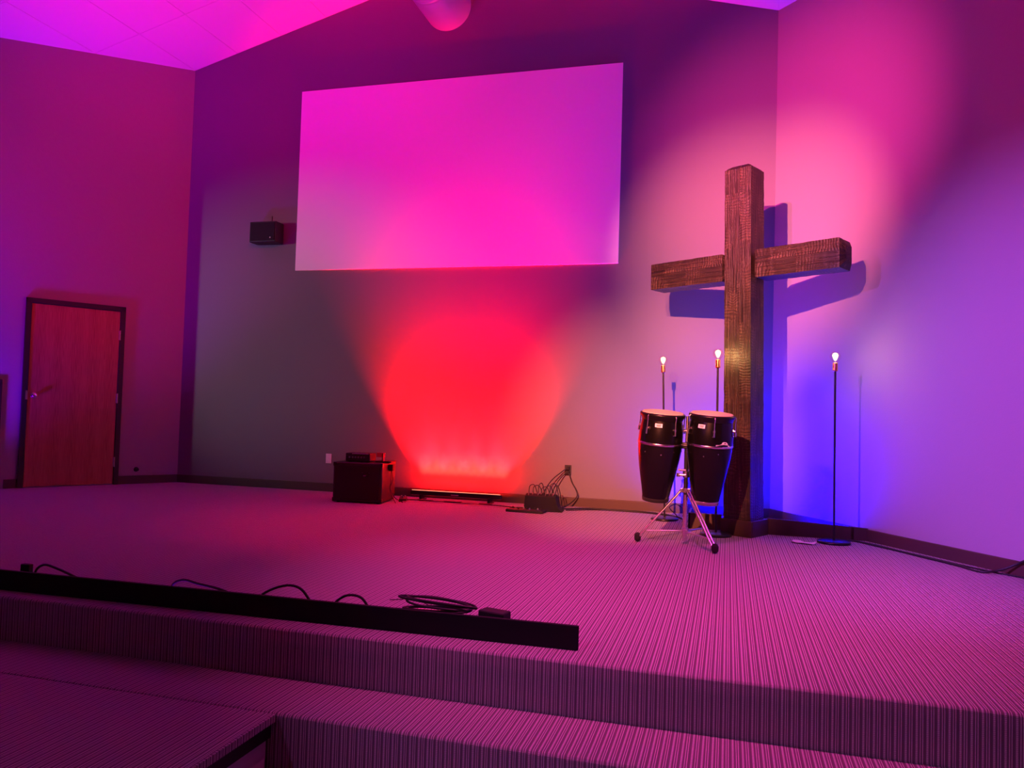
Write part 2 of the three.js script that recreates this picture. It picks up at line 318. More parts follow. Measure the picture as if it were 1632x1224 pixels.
// chamfered timber beam: centre line along y, square section, displaced a little so that the faces are hand-worked
function beam(w, h, d, ch, nx, ny) {
  const g = new THREE.BoxGeometry(w, h, d, nx, ny, nx), p = g.attributes.position, uv = g.attributes.uv, n = g.attributes.normal;
  for (let i = 0; i < p.count; i++) {
    let x = p.getX(i), y = p.getY(i), z = p.getZ(i);
    const ax = Math.abs(n.getX(i)) > 0.5, ay = Math.abs(n.getY(i)) > 0.5;
    uv.setXY(i, ((ax ? z : x) + 0.3) / 0.32, ay ? z / 1.4 : (y + 7) / 1.4 + (ax ? 0.37 : 0));
    const e = Math.max(0, Math.abs(y) - (h / 2 - ch)) / ch;   // chamfer at both ends
    const k = 1 - e * ch * 1.6 / (w / 2);
    if (e > 0) { x *= k; z *= k; }
    const edge = Math.max(Math.abs(x) / (w / 2), Math.abs(z) / (d / 2));
    const q = (vnoise(x * 14 + 40, y * 16 + 90) - 0.5) * 0.004 + (vnoise(y * 30 + 7, z * 12 + 50) - 0.5) * 0.003;
    if (edge > 0.9) { x += Math.sign(x) * q * 0.7; z += Math.sign(z) * q * 0.7; }
    p.setXYZ(i, x, y, z);
  }
  return toCreasedNormals(mergeVertices((g.deleteAttribute('normal'), g)), 0.6);
}
{
  const c = thing('wooden_cross', 'tall rough dark timber cross standing in the corner', 'cross', P0);
  c.rotation.set(0, -TH, 0.0166, 'YXZ');
  const bw = 0.256, bd = 0.25, H = 3.325;
  part('post', beam(bw, H, bd, 0.034, 6, 160).translate(0, H / 2 + 0.003, -bd / 2), M.timber, c);
  for (const s of [-1, 1]) {
    const L = s < 0 ? 0.835 : 0.805;
    const g = beam(0.248, L, 0.232, 0.036, 6, 70);
    g.rotateZ(Math.PI / 2).translate(s * (bw / 2 + L / 2 - 0.004), 2.405, -bd / 2 - 0.004);
    part('arm', g, M.timber, c);
  }
  // skirting boxed round the foot
  const skH = 0.142, t = 0.018;
  const sk = thing('cross_skirting', 'brown wooden skirting boxed round the foot of the cross', 'skirting', P0, -TH);
  const bevel = (w, h, d) => rbox(w, h, d, 0.004);
  part('board', bevel(bw + 2 * t + 0.004, skH, t).translate(0, skH / 2, t / 2 + 0.006), M.base, sk);
  for (const s of [-1, 1]) part('board', bevel(t, skH, 0.30).translate(s * (bw / 2 + t / 2 + 0.006), skH / 2, -0.146), M.base, sk);
}
// low boards screening the floor lights in the corner
const TZ = 1.19, TRH = 0.146;
{
  const b = single('screening_board', prism([[3.415, 0], [4.27, 0], [4.27, 0.108], [3.415, TRH]], 0.02).translate(0, 0, TZ + 0.01), M.base, 'low brown board from the cross foot to the side wall', 'board');
  const l = thing('screening_board', 'low brown board behind the drum stand with its return', 'board', [2.72, 0, TZ - 0.06]);
  part('board', rbox(0.30, TRH, 0.02, 0.004, 0.15, TRH / 2, 0), M.base, l);
  part('return_board', rbox(0.02, TRH, 0.42, 0.004, 0.01, TRH / 2, -0.2), M.base, l);
}
// ------------------------------------------------------------------ lamps
function lampFixture(name, label, key, opts = {}) {
  const [p, t, c] = LAMPS[key];
  const dir = V(...t).sub(V(...p)).normalize(), q = new THREE.Quaternion().setFromUnitVectors(V(0, 1, 0), dir);
  const o = thing(name, label, 'stage light', p, 0, opts.group); o.position.addScaledVector(dir, -0.012);
  const k = opts.k ?? 1;
  const aim = g => g.applyQuaternion(q);
  part('housing', aim(lathe([[0, -0.17 * k], [0.06 * k, -0.165 * k], [0.085 * k, -0.13 * k], [0.088 * k, -0.01 * k], [0.08 * k, -0.01 * k], [0.078 * k, -0.03 * k], [0, -0.03 * k]], 28)), M.blackMetal, o);
  part('lens', aim(cyl(0.076 * k, 0.076 * k, 0.006, 0, -0.018 * k, 0)), M.glow(...c, opts.glow ?? 3), o);
  if (opts.hang) {
    const top = opts.hang - p[1];
    part('yoke', [rod([-0.1, -0.02, 0], [-0.1, 0.1, 0.03], 0.008), rod([0.1, -0.02, 0], [0.1, 0.1, 0.03], 0.008), rod([-0.1, 0.1, 0.03], [0.1, 0.1, 0.03], 0.008), rod([0, 0.1, 0.03], [0, top, 0.03], 0.012)], M.blackMetal, o);
  }
  return o;
}
{
  const b = thing('lighting_pipe', 'black lighting pipe on two uprights across the hall', 'pipe', [0, 3.75, 9.33]);
  part('pipe', rod([-3.4, 0, 0], [2.3, 0, 0], 0.024, 16), M.blackMetal, b);
  for (const x of [-3.2, 2.2]) part('upright', [rod([x, FLOOR - 3.75 + 0.01, 0], [x, 0, 0], 0.022), cyl(0.3, 0.32, 0.02, x, FLOOR - 3.75 + 0.012, 0)], M.blackMetal, b);
  lampFixture('spotlight', 'warm white spotlight on the hall pipe aimed at the cross', 'keyWarm', { hang: 3.72 });
  lampFixture('spotlight', 'warm spotlight on the hall pipe aimed down at the drums', 'keyLow', { hang: 3.72 });
  lampFixture('spotlight', 'added faint violet fill spotlight in the middle of the hall pipe', 'addedFrontWash', { hang: 3.72 });
  lampFixture('spotlight', 'added plum coloured fill spotlight near the far upright of the pipe', 'addedPlum', { hang: 3.72 });
  lampFixture('spotlight', 'bright violet spotlight on the hall pipe aimed past the cross', 'keyViolet', { hang: 3.72 });
}
lampFixture('spotlight', 'added red fill spotlight hung over the middle of the stage edge', 'addedFloorRed', { hang: ceilY(0.6) - 0.01 });
lampFixture('spotlight', 'added pink fill spotlight hung over the end of the stage edge', 'addedTopPink', { hang: ceilY(2.6) - 0.01 });
lampFixture('spotlight', 'added rose fill spotlight on the hall pipe beside the warm one', 'addedRose', { hang: 3.72 });
lampFixture('spotlight', 'added red fill spotlight hung high across from the oak door', 'addedRed', { hang: ceilY(3.4) - 0.01 });
lampFixture('spotlight', 'dim white spotlight hung in the side hall', 'hallFill', { hang: ceilY(-8.65) - 0.01 });
for (const [k, lab] of [['blueA', 'blue floor light behind the drums inside the corner boards'], ['blueB', 'blue floor light between the cross and the side wall'], ['blueLeft', 'violet floor light at the end of the door wall'], ['doorViolet', 'violet floor light close to the oak door wall'], ['addedUpLeft', 'added rose floor light behind the black board toward the door'], ['addedUpMid', 'added magenta floor light behind the black board below the screen']]) {
  const [p, , c] = LAMPS[k];
  const o = thing('corner_floor_light', lab, 'stage light', [p[0], p[1] < 0.055 ? -0.014 : 0, p[2]], { blueA: 0, blueB: -0.6, blueLeft: 0.6, doorViolet: 0.9, addedUpLeft: 0.02, addedUpMid: 0.02 }[k]);
  part('housing', rbox(0.24, 0.056, 0.12, 0.01, 0, 0.03, 0), M.blackMetal, o);
  part('lens', box(0.2, 0.006, 0.08, 0, 0.06, 0), M.glow(...c, 3), o);
}

// red LED batten at the foot of the back wall
{
  const { x0, x1, y, z } = BATTEN, L = x1 - x0, xc = (x0 + x1) / 2;
  const o = thing('light_batten', 'glowing red batten light on the floor under the screen', 'stage light', [xc, 0, z]);
  const tilt = -0.22;
  part('housing', T(rbox(L + 0.03, 0.05, 0.062, 0.006, 0, 0, 0), 0, y - 0.034, 0, tilt), M.blackMetal, o);
  part('glowing_strip', T(rbox(L, 0.008, 0.03, 0.003), 0, y - 0.004, 0.006, tilt), M.glow(1, 0.28, 0.16, 1.6), o);
  for (const s of [-1, 1]) part('foot', [rbox(0.03, 0.06, 0.11, 0.004, s * (L / 2 - 0.12), 0.03, 0), rbox(0.05, 0.012, 0.17, 0.004, s * (L / 2 - 0.12), 0.007, 0)], M.blackMetal, o);
  for (let i = 0; i < 11; i++) {
    const x = x0 + (i + 0.5) * L / 11, s = new THREE.SpotLight(lin(1, 0.05, 0.03), BATTEN.low, 0, THREE.MathUtils.degToRad(17), 0.8, 2);
    s.position.set(x, y + 0.012, z - 0.004); s.target.position.set(x, 0.37, 0.0); s.castShadow = true; s.name = 'batten_low_beam'; if (BATTEN.low > 0) scene.add(s, s.target);
  }
  part('name_plate', box(0.09, 0.012, 0.003, 0.0, 0.075, 0.035), M.steel, o);
  const red = lin(...BATTEN.color);
  const a = new THREE.RectAreaLight(lin(1, 0.006, 0.004), BATTEN.glow, L, 0.03); a.position.set(xc, y + 0.012, z - 0.004); a.lookAt(xc, y + 1, z - 0.3); a.name = 'batten_glow'; if (BATTEN.glow > 0) scene.add(a);
  if (BATTEN.beam > 0) for (let i = 0; i < 5; i++) {
    const x = x0 + (i + 0.5) * L / 5;
    const s = new THREE.SpotLight(red, BATTEN.beam, 0, THREE.MathUtils.degToRad(29), 1.0, 2);
    s.position.set(x, y + 0.012, z - 0.004); s.target.position.set(x + (i - 2) * 0.06, y + 0.012 + 0.60, 0.0); s.castShadow = true; s.name = 'batten_beam'; scene.add(s, s.target);
  }
}

// ------------------------------------------------------------------ bare-bulb floor lamps
function bulbLamp(x, z, H, label, lean = 0) {
  const o = thing('bulb_floor_lamp', label, 'floor lamp', [x, 0, z], 0, 'bare bulb floor lamps round the cross'); o.rotation.z = lean;
  part('base', lathe([[0, 0.03], [0.03, 0.029], [0.115, 0.026], [0.131, 0.021], [0.136, 0.012], [0.134, 0.0], [0, 0]], 48), M.blackMetal, o);
  const py = H - 0.175;
  part('pole', cyl(0.009, 0.009, py - 0.02, 0, py / 2 + 0.01, 0, 0, 0, 0, 16), M.blackMetal, o);
  part('socket', lathe([[0, py - 0.004], [0.018, py - 0.002], [0.021, py + 0.006], [0.021, py + 0.066], [0.019, py + 0.072], [0, py + 0.073]], 28), M.brass, o);
  const by = py + 0.123;
  const bulb = part('bulb', lathe([[0.0001, 0.050], [0.018, 0.046], [0.036, 0.031], [0.046, 0.008], [0.045, -0.010], [0.036, -0.028], [0.022, -0.042], [0.014, -0.052]].reverse().map(([r, y]) => [r, by + y]), 32),
    phy({ color: lin(1, 0.95, 0.9), roughness: 0.02, transmission: 1, thickness: 0, ior: 1.45, transparent: false }), o);
  part('filament', T(lathe([[0.0001, -0.036], [0.010, -0.03], [0.021, -0.004], [0.025, 0.012], [0.019, 0.028], [0.0001, 0.036]], 20), 0, by, 0), M.glow(1, 0.72, 0.36, 3.2), bulb);
  const l = new THREE.PointLight(lin(...BULBS.color), BULBS.I, 0, 2); l.position.set(x - Math.sin(lean) * by, Math.cos(lean) * by, z); l.castShadow = true; l.shadow.radius = 1.1; l.name = 'bulb_light'; scene.add(l);
}
bulbLamp(3.945, 1.465, 1.638, 'bare bulb floor lamp standing clear by the side wall', 0.006);
bulbLamp(2.467, 0.645, 1.651, 'bare bulb floor lamp behind the drum nearer the screen', 0.03);
bulbLamp(2.974, 1.49, 1.653, 'bare bulb floor lamp close against the cross post', 0.006);

// ------------------------------------------------------------------ congas
function shellR(y) {           // radius of the shell at height y (0 bottom, 0.70 top)
  const P = [[0, 0.104], [0.1, 0.122], [0.2, 0.142], [0.3, 0.160], [0.4, 0.174], [0.48, 0.1795], [0.56, 0.177], [0.64, 0.167], [0.70, 0.158]];
  for (let i = 1; i < P.length; i++) if (y <= P[i][0]) {
    const a = P[Math.max(0, i - 2)], b = P[i - 1], c = P[i], d = P[Math.min(P.length - 1, i + 1)], t = (y - b[0]) / (c[0] - b[0]);
    const m1 = (c[1] - a[1]) / (c[0] - a[0]) * (c[0] - b[0]), m2 = (d[1] - b[1]) / (d[0] - b[0]) * (c[0] - b[0]);
    return (2 * t ** 3 - 3 * t * t + 1) * b[1] + (t ** 3 - 2 * t * t + t) * m1 + (-2 * t ** 3 + 3 * t * t) * c[1] + (t ** 3 - t * t) * m2;
  }
  return 0.158;
}
// bend a flat shape (x across, y up, metres) on to the shell at angle a (0 faces +z) and height y0
function onShell(shape, a, y0, out = 0.0018) {
  const g = new THREE.ExtrudeGeometry(shape, { depth: 0.0016, bevelEnabled: false, curveSegments: 6 }); const p = g.attributes.position;
  for (let i = 0; i < p.count; i++) { const y = y0 + p.getY(i), r = shellR(y) + out + p.getZ(i), t = a + p.getX(i) / shellR(y); p.setXYZ(i, Math.sin(t) * r, y, Math.cos(t) * r); }
  g.computeVertexNormals(); return g;
}
const rectS = (w, h) => { const n = 6, pts = []; for (let i = 0; i <= n; i++) pts.push(new THREE.Vector2(-w / 2 + w * i / n, -h / 2)); for (let i = n; i >= 0; i--) pts.push(new THREE.Vector2(-w / 2 + w * i / n, h / 2)); return new THREE.Shape(pts); };
function conga(label, pos, rx, rz, lugA, badgeA, extra) {
  const o = thing('conga_drum', label, 'drum', pos); o.rotation.set(rx, 0, rz, 'YXZ');
  const prof = []; for (let i = 0; i <= 40; i++) prof.push([shellR(i / 40 * 0.70), i / 40 * 0.70]);
  part('shell', lathe([[shellR(0) - 0.012, 0.0], ...prof, [0.146, 0.70]], 64), M.lacquer, o);
  part('middle_band', lathe([[shellR(0.468), 0.468], [shellR(0.47) + 0.0045, 0.470], [shellR(0.484) + 0.0045, 0.484], [shellR(0.486), 0.486]], 64), M.chrome, o);
  part('foot_band', lathe([[shellR(0.0) - 0.01, -0.006], [shellR(0) + 0.003, -0.006], [shellR(0.022) + 0.003, 0.022], [shellR(0.022), 0.024]], 64), extra.foot ?? M.rubber, o);
  const hoop = part('hoop', lathe([[0.158, 0.664], [0.165, 0.668], [0.171, 0.686], [0.181, 0.700], [0.184, 0.711], [0.180, 0.720], [0.172, 0.724], [0.166, 0.722]], 64), M.hoop, o);
  part('drum_head', lathe([[0.168, 0.715], [0.1675, 0.724], [0.160, 0.732], [0.12, 0.738], [0.06, 0.7395], [0.0001, 0.74]], 64), M.skin, o, 'tan rawhide drum head');
  for (let i = 0; i < 5; i++) {
    const a = lugA + i * Math.PI * 2 / 5, S = (r, y, da = 0) => [Math.sin(a + da) * r, y, Math.cos(a + da) * r];
    const lug = part('tuning_lug', tube([S(0.183, 0.712), S(0.190, 0.700), S(0.187, 0.675), S(0.189, 0.63), S(0.193, 0.585)], 0.0045, 20, 8), M.chrome, o);
    const pl = []; for (let k = 0; k <= 16; k++) { const t = k / 16 * Math.PI * 2; pl.push(new THREE.Vector2(Math.sin(t) * 0.021 * (1 + 0.25 * Math.cos(t)), Math.cos(t) * 0.040)); }
    part('side_plate', onShell(new THREE.Shape(pl), a, 0.587, 0.0005), M.lacquer, lug);
    part('nut', [rod(S(0.1925, 0.592), S(0.194, 0.560), 0.0085, 6), rod(S(shellR(0.6), 0.602), S(0.192, 0.602), 0.010, 10)], M.chrome, lug);
    for (const s of [-1, 1]) { const y = 0.587 + s * 0.026; part('bolt', rod(S(shellR(y) - 0.001, y, 0.03 * s), S(shellR(y) + 0.006, y, 0.03 * s), 0.005, 8), M.chrome, lug); }
  }
  for (const [da, dy] of [[0.22, 0.40], [0.85, 0.425], [-0.55, 0.41], [1.7, 0.42], [2.9, 0.42], [4.0, 0.42]]) {
    const a = badgeA + da; part('rivet', rod([Math.sin(a) * (shellR(dy) - 0.002), dy, Math.cos(a) * (shellR(dy) - 0.002)], [Math.sin(a) * (shellR(dy) + 0.004), dy, Math.cos(a) * (shellR(dy) + 0.004)], 0.005, 8), M.chrome, o);
  }
  const badge = part('badge', onShell(rectS(0.058, 0.030), badgeA, 0.634), M.paper, o, 'pale rectangular maker badge');
  part('print', [0, 1].map(k => onShell(rectS(0.036 - 0.006 * k, 0.004), badgeA, 0.638 - 0.009 * k, 0.0035)), M.ink, badge);
  if (extra.emblem) {
    const e = new THREE.Shape([[-0.060, -0.018], [0.066, -0.024], [0.064, -0.013], [0.050, -0.010], [0.044, 0.004], [0.030, 0.014], [0.004, 0.016], [-0.006, 0.012], [-0.012, 0.000], [-0.030, -0.008], [-0.058, -0.010]].map(p => new THREE.Vector2(...p)));
    const hole = new THREE.Path([[0.008, 0.002], [0.026, 0.001], [0.028, 0.008], [0.012, 0.009]].map(p => new THREE.Vector2(...p))); e.holes.push(hole);
    part('emblem', onShell(e, extra.emblem, 0.508), M.paper, o, 'pale maker emblem on the shell');
  }
  return o;
}
const camA = Math.atan2(3.062 - 2.72, 8.633 - 2.1);     // the heading from the drums to the aisle
conga('black conga drum on the side of the stand nearer the screen', [2.494, 0.345, 2.06], 0.10, -0.072, camA - 0.62, camA - 0.12, {});
conga('black conga drum in front of the cross, with pale emblem', [2.894, 0.345, 2.08], 0.10, -0.06, camA + 0.1, camA - 0.48, { emblem: camA + 0.55, foot: M.steel });
{
  const cx = 2.738, cz = 2.075, s = thing('conga_stand', 'chrome tripod stand carrying the two conga drums', 'drum stand', [cx, 0, cz]);
  part('upper_tube', rod([0, 0.5, 0], [0.003, 1.04, 0], 0.0125), M.chrome, s);
  part('lower_tube', rod([0, 0.05, 0], [0, 0.80, 0], 0.017), M.blackMetal, s);
  part('inner_tube', rod([0, 0.035, 0], [0, 0.40, 0], 0.0185), M.chrome, s);
  part('clamp', [rbox(0.10, 0.05, 0.06, 0.01, 0, 0.80, 0.005), rod([-0.06, 0.8, 0.03], [0.06, 0.8, 0.03], 0.012)], M.blackMetal, s);
  part('collar', [cyl(0.026, 0.026, 0.05, 0, 0.565, 0), rod([-0.055, 0.56, 0.02], [0.0, 0.56, 0.02], 0.012), rod([-0.06, 0.545, 0.02], [-0.06, 0.575, 0.02], 0.014), rod([0.0, 0.60, 0.01], [-0.062, 0.60, 0.016], 0.010)], M.chrome, s);
  part('leg_collar', [cyl(0.03, 0.03, 0.035, 0, 0.435, 0), ...[0, 1, 2].map(i => rbox(0.02, 0.035, 0.03, 0.004, Math.cos(2.62 + i * 2.094) * 0.034, 0.435, Math.sin(2.62 + i * 2.094) * 0.034))], M.chrome, s);
  part('spreader_hub', [cyl(0.027, 0.027, 0.05, 0, 0.105, 0), cyl(0.02, 0.02, 0.04, 0, 0.045, 0)], M.chrome, s);
  const feet = [[-0.375, 0.05], [0.245, 0.355], [0.17, -0.37]];
  for (const [fx, fz] of feet) {
    const d = Math.hypot(fx, fz), ux = fx / d, uz = fz / d, px = -uz, pz = ux;
    const top = [ux * 0.035, 0.435, uz * 0.035], low = [fx * 0.97, 0.045, fz * 0.97];
    const leg = part('leg', [-1, 1].map(k => rod([top[0] + px * 0.013 * k, top[1], top[2] + pz * 0.013 * k], [low[0] + px * 0.013 * k, low[1], low[2] + pz * 0.013 * k], 0.008)), M.chrome, s);
    part('rubber_foot', [T(new THREE.CapsuleGeometry(0.027, 0.022, 6, 14), fx, 0.0385, fz, 0, 0, 0)], M.rubber, leg);
    const k = 0.82, mid = [fx * k, 0.045 + (1 - k) * 0.39, fz * k];
    part('spreader', [-1, 1].map(e => rod([ux * 0.02 + px * 0.01 * e, 0.105, uz * 0.02 + pz * 0.01 * e], [mid[0] + px * 0.01 * e, mid[1] - 0.02, mid[2] + pz * 0.01 * e], 0.005)), M.steel, leg);
  }
  for (const e of [-1, 1]) part('holder_arm', [rod([0, 0.92, 0], [e * 0.055, 0.92, 0.004], 0.012), rbox(0.018, 0.06, 0.05, 0.004, e * 0.038, 0.925, 0.004), rod([e * 0.035, 0.97, 0.01], [e * 0.035, 0.86, 0.012], 0.008), rod([e * 0.02, 0.80, 0.01], [e * 0.075, 0.805, 0.006], 0.014)], M.chrome, s);
}

// ------------------------------------------------------------------ amplifier and gear under the screen
{
  const a = thing('guitar_amplifier', 'black combo amplifier cube on the stage floor', 'amplifier', [-0.805, 0, 0.685], 0.1);
  const w = 0.555, h = 0.425, d = 0.46;
  part('cabinet', rbox(w, h, d, 0.016, 0, h / 2 + 0.012, 0), M.tolex, a);
  part('grille_cloth', rbox(w - 0.05, h - 0.06, 0.012, 0.004, 0, h / 2 + 0.012, d / 2 + 0.002), M.grille, a);
  for (const [x, z] of [[-1, -1], [1, -1], [-1, 1], [1, 1]]) part('foot', cyl(0.02, 0.017, 0.014, x * (w / 2 - 0.05), 0.007, z * (d / 2 - 0.05), 0, 0, 0, 14), M.rubber, a);
  part('corner_guard', [-1, 1].flatMap(x => [0.034, h - 0.01].map(y => rbox(0.04, 0.045, 0.04, 0.008, x * (w / 2 - 0.016), y, d / 2 - 0.016))), M.blackMetal, a);
  part('nameplate', rbox(0.036, 0.014, 0.004, 0.0015, 0.085, 0.30, d / 2 + 0.010), M.steel, a, 'small silver nameplate');
  for (const [x, y] of [[0.06, 0.33], [0.10, 0.335], [0.13, 0.33], [0.115, 0.30]]) part('knob', cyl(0.007, 0.007, 0.012, x, y, d / 2 + 0.012, Math.PI / 2, 0, 0, 12), M.black, a);
  const p = thing('power_adapter', 'black power adapter hung on the side of the amplifier', 'adapter', [-0.805 + Math.cos(0.1) * (w / 2 + 0.028), 0.345, 0.685 - Math.sin(0.1) * (w / 2 + 0.028)], 0.1);
  part('body', rbox(0.045, 0.07, 0.062, 0.006, 0, 0.035, 0), M.rubber, p);
  part('cord', [tube([[0.0, 0.0, -0.012], [0.004, -0.1, -0.04], [-0.006, -0.19, 0.0], [0.05, -0.28, 0.03], [0.16, -0.335, 0.06]], 0.004), tube([[0.0, 0.0, 0.014], [0.01, -0.09, 0.03], [0.006, -0.2, 0.05], [0.1, -0.335, 0.13]], 0.004)], M.cable, p);
  const m = thing('amplifier_head', 'small black amplifier head on top of the cube', 'amplifier', [-0.845, h + 0.013, 0.72], 0.1);
  part('case', rbox(0.28, 0.088, 0.2, 0.008, 0, 0.05, 0), M.black, m);
  part('top_trim', rbox(0.19, 0.007, 0.01, 0.002, 0.03, 0.088, 0.1), M.steel, m, 'thin silver trim');
  for (let i = 0; i < 6; i++) part('knob', cyl(0.009, 0.010, 0.014, -0.09 + i * 0.034, 0.05, 0.106, Math.PI / 2, 0, 0, 14), M.steel, m);
  for (const x of [-0.1, 0.1]) part('foot', rbox(0.02, 0.008, 0.16, 0.003, x, 0.004, 0), M.rubber, m);
  const t = thing('equipment_tray', 'flat black tray with an upright end on the amplifier', 'tray', [-0.605, h + 0.013, 0.63], 0.1);
  part('tray', rbox(0.18, 0.014, 0.2, 0.004, 0.02, 0.007, 0), M.black, t);
  part('upright', rbox(0.012, 0.092, 0.06, 0.003, 0.005, 0.055, 0.05), M.black, t);
  part('shelf_lip', rbox(0.10, 0.05, 0.01, 0.003, -0.045, 0.075, -0.02), std({ color: lin(0.5, 0.06, 0.05), roughness: 0.4 }), t, 'red panel');
}
{
  // stage box and pedal board
  const s = thing('stage_box', 'black stage box bristling with cable plugs', 'stage box', [1.165, 0, 0.52], 0.08);
  part('case', T(prism([[-0.1, 0], [0.11, 0], [0.05, 0.15], [-0.06, 0.17]], 0.33), -0.165, 0, 0, 0, -Math.PI / 2, 0), M.blackBoard, s);
  part('end_flap', prism([[0, 0], [0.075, 0], [0.03, 0.05], [0, 0.16]], 0.2).translate(0.165, 0, 0.1), M.blackBoard, s);
  let k = 0;
  for (const x of [-0.13, -0.09, -0.03, 0.0, 0.05, 0.09, 0.13]) {
    const y = 0.155, z = 0.02 - 0.02 * (k % 2);
    const j = part('plug', rod([x, y - 0.02, z], [x + 0.004, y + 0.035, z + 0.01], 0.0085, 12), M.chrome, s);
    const h = 0.075 + 0.045 * hash(k, 3), dx = 0.05 + 0.05 * hash(k, 9);
    part('cable', tube([[x + 0.004, y + 0.03, z + 0.01], [x + 0.01, y + h, z], [x + dx * 0.6, y + h + 0.012, z - 0.04], [x + dx, y + h * 0.3, z - 0.08], [x + dx * 1.2, 0.06, z - 0.13], [x + dx * 1.4, 0.012, z - 0.17]], 0.0045, 36), M.cable, j);
    k++;
  }
  const p = thing('pedal_board', 'flat black pedal board with small knobs', 'pedal board', [1.06, 0, 0.735], -0.05);
  part('board', rbox(0.40, 0.028, 0.15, 0.006, 0, 0.014, 0), M.black, p);
  for (let i = 0; i < 9; i++) part('knob', cyl(0.008, 0.009, 0.018, -0.16 + i * 0.04, 0.036, -0.02 + 0.03 * (i % 3 - 1), 0, 0, 0, 14), i % 2 ? M.steel : M.black, p);
  const c = thing('effects_pedal', 'small pedal with a red tinted top beside the amplifier', 'pedal', [-0.42, 0, 0.50], 0.3);
  part('body', T(prism([[-0.06, 0], [0.06, 0], [0.055, 0.03], [-0.05, 0.055]], 0.08), -0.04, 0, 0, 0, -Math.PI / 2, 0), M.blackMetal, c);
  part('footswitch', cyl(0.011, 0.012, 0.016, 0, 0.052, 0.02, 0, 0, 0, 14), M.chrome, c); part('knob', [cyl(0.008, 0.008, 0.014, -0.02, 0.058, -0.03, 0, 0, 0, 12), cyl(0.008, 0.008, 0.014, 0.02, 0.058, -0.03, 0, 0, 0, 12)], M.steel, c);
  // cables lying under the batten
  single('loose_cable', tube([[-0.46, 0.008, 0.42], [-0.34, 0.008, 0.36], [-0.15, 0.008, 0.4], [0.1, 0.008, 0.37], [0.35, 0.008, 0.42], [0.6, 0.008, 0.40], [0.86, 0.008, 0.46], [1.02, 0.008, 0.44]], 0.0055, 90), M.cable, 'black cable lying on the carpet in front of the batten light', 'cable');
  single('loose_cable', tube([[-0.40, 0.008, 0.56], [-0.25, 0.008, 0.50], [0.0, 0.008, 0.47], [0.25, 0.008, 0.50], [0.5, 0.008, 0.48], [0.8, 0.008, 0.55], [0.9, 0.008, 0.60]], 0.0045, 80), M.steel, 'grey cable from the effects pedal to the stage box', 'cable');
  for (const [x, w, lab] of [[-0.2, 0.16, 'flat black cable cover below the amplifier end of the batten'], [0.12, 0.2, 'flat black cable cover below the middle of the batten'], [0.5, 0.14, 'flat black cable cover below the stage box end of the batten']]) part('cover', rbox(w, 0.018, 0.05, 0.006, 0, 0.009, 0), M.blackMetal, thing('cable_cover', lab, 'cable cover', [x, 0, 0.36], 0.05, 'cable covers by the batten light'));
  // cords from the outlet
  single('electric_cable', tube([[1.335, 0.42, 0.045], [1.29, 0.385, 0.07], [1.2, 0.30, 0.13], [1.14, 0.2, 0.2], [1.10, 0.06, 0.28], [1.08, 0.009, 0.32]], 0.006, 60), M.cable, 'black cable looping from the upper plug to the stage box', 'cable');
  single('electric_cable', tube([[1.335, 0.375, 0.045], [1.30, 0.34, 0.07], [1.235, 0.24, 0.12], [1.19, 0.12, 0.16], [1.17, 0.04, 0.2], [1.2, 0.009, 0.26]], 0.006, 60), M.cable, 'black cable dropping from the lower plug behind the stage box', 'cable');
  single('electric_cable', tube([[1.365, 0.372, 0.045], [1.40, 0.28, 0.06], [1.455, 0.19, 0.07], [1.47, 0.13, 0.08], [1.42, 0.06, 0.12], [1.35, 0.012, 0.2], [1.30, 0.009, 0.3]], 0.007, 60), M.cable, 'black cable bowing out from the outlet toward the cross', 'cable');
  single('floor_cable', tube([[1.36, 0.009, 0.36], [1.6, 0.009, 0.17], [1.9, 0.009, 0.14], [2.2, 0.009, 0.16], [2.45, 0.009, 0.28], [2.62, 0.009, 0.5], [2.66, 0.009, 0.8]], 0.0075, 90), M.cable, 'thick black cable along the back baseboard to the drums', 'cable');
  single('floor_cable', tube([[1.42, 0.008, 0.44], [1.7, 0.008, 0.24], [2.0, 0.008, 0.21], [2.3, 0.008, 0.26], [2.52, 0.008, 0.38], [2.58, 0.03, 0.5], [2.5, 0.10, 0.44], [2.56, 0.13, 0.35], [2.66, 0.07, 0.42], [2.68, 0.009, 0.55]], 0.0055, 110), M.cable, 'thin black cable ending in a raised loop behind the drum stand', 'cable');
  single('floor_cable', tube([[4.05, 0.008, 1.28], [4.13, 0.008, 1.30], [4.27, 0.008, 1.50], [4.41, 0.008, 1.72], [4.56, 0.008, 1.98], [4.70, 0.008, 2.22], [4.80, 0.008, 2.42], [4.90, 0.03, 2.43], [4.99, 0.08, 2.46], [5.10, 0.19, 2.60], [5.2, 0.3, 2.75]], 0.0085, 110), M.cable, 'black cable along the side wall rising at its end', 'cable');
  single('floor_cable', tube([[4.15, 0.007, 1.28], [4.29, 0.007, 1.46], [4.42, 0.007, 1.70], [4.58, 0.007, 1.94], [4.74, 0.007, 2.20], [4.90, 0.007, 2.40], [5.06, 0.007, 2.56], [5.25, 0.007, 2.8]], 0.006, 80), M.cable, 'second cable lying flat along the side wall', 'cable');
  const pa = thing('paper_slip', 'crumpled white paper slip on the carpet by the lamp', 'paper', [3.69, 0.002, 1.60], -0.35);
  const pg = new THREE.PlaneGeometry(0.19, 0.09, 10, 5).rotateX(-Math.PI / 2), pp = pg.attributes.position;
  for (let i = 0; i < pp.count; i++) pp.setY(i, 0.004 + 0.018 * vnoise(pp.getX(i) * 22 + 9, pp.getZ(i) * 22 + 4));
  pg.computeVertexNormals(); part('sheet', [pg, pg.clone().translate(0, -0.0012, 0)], M.paper, pa);
}

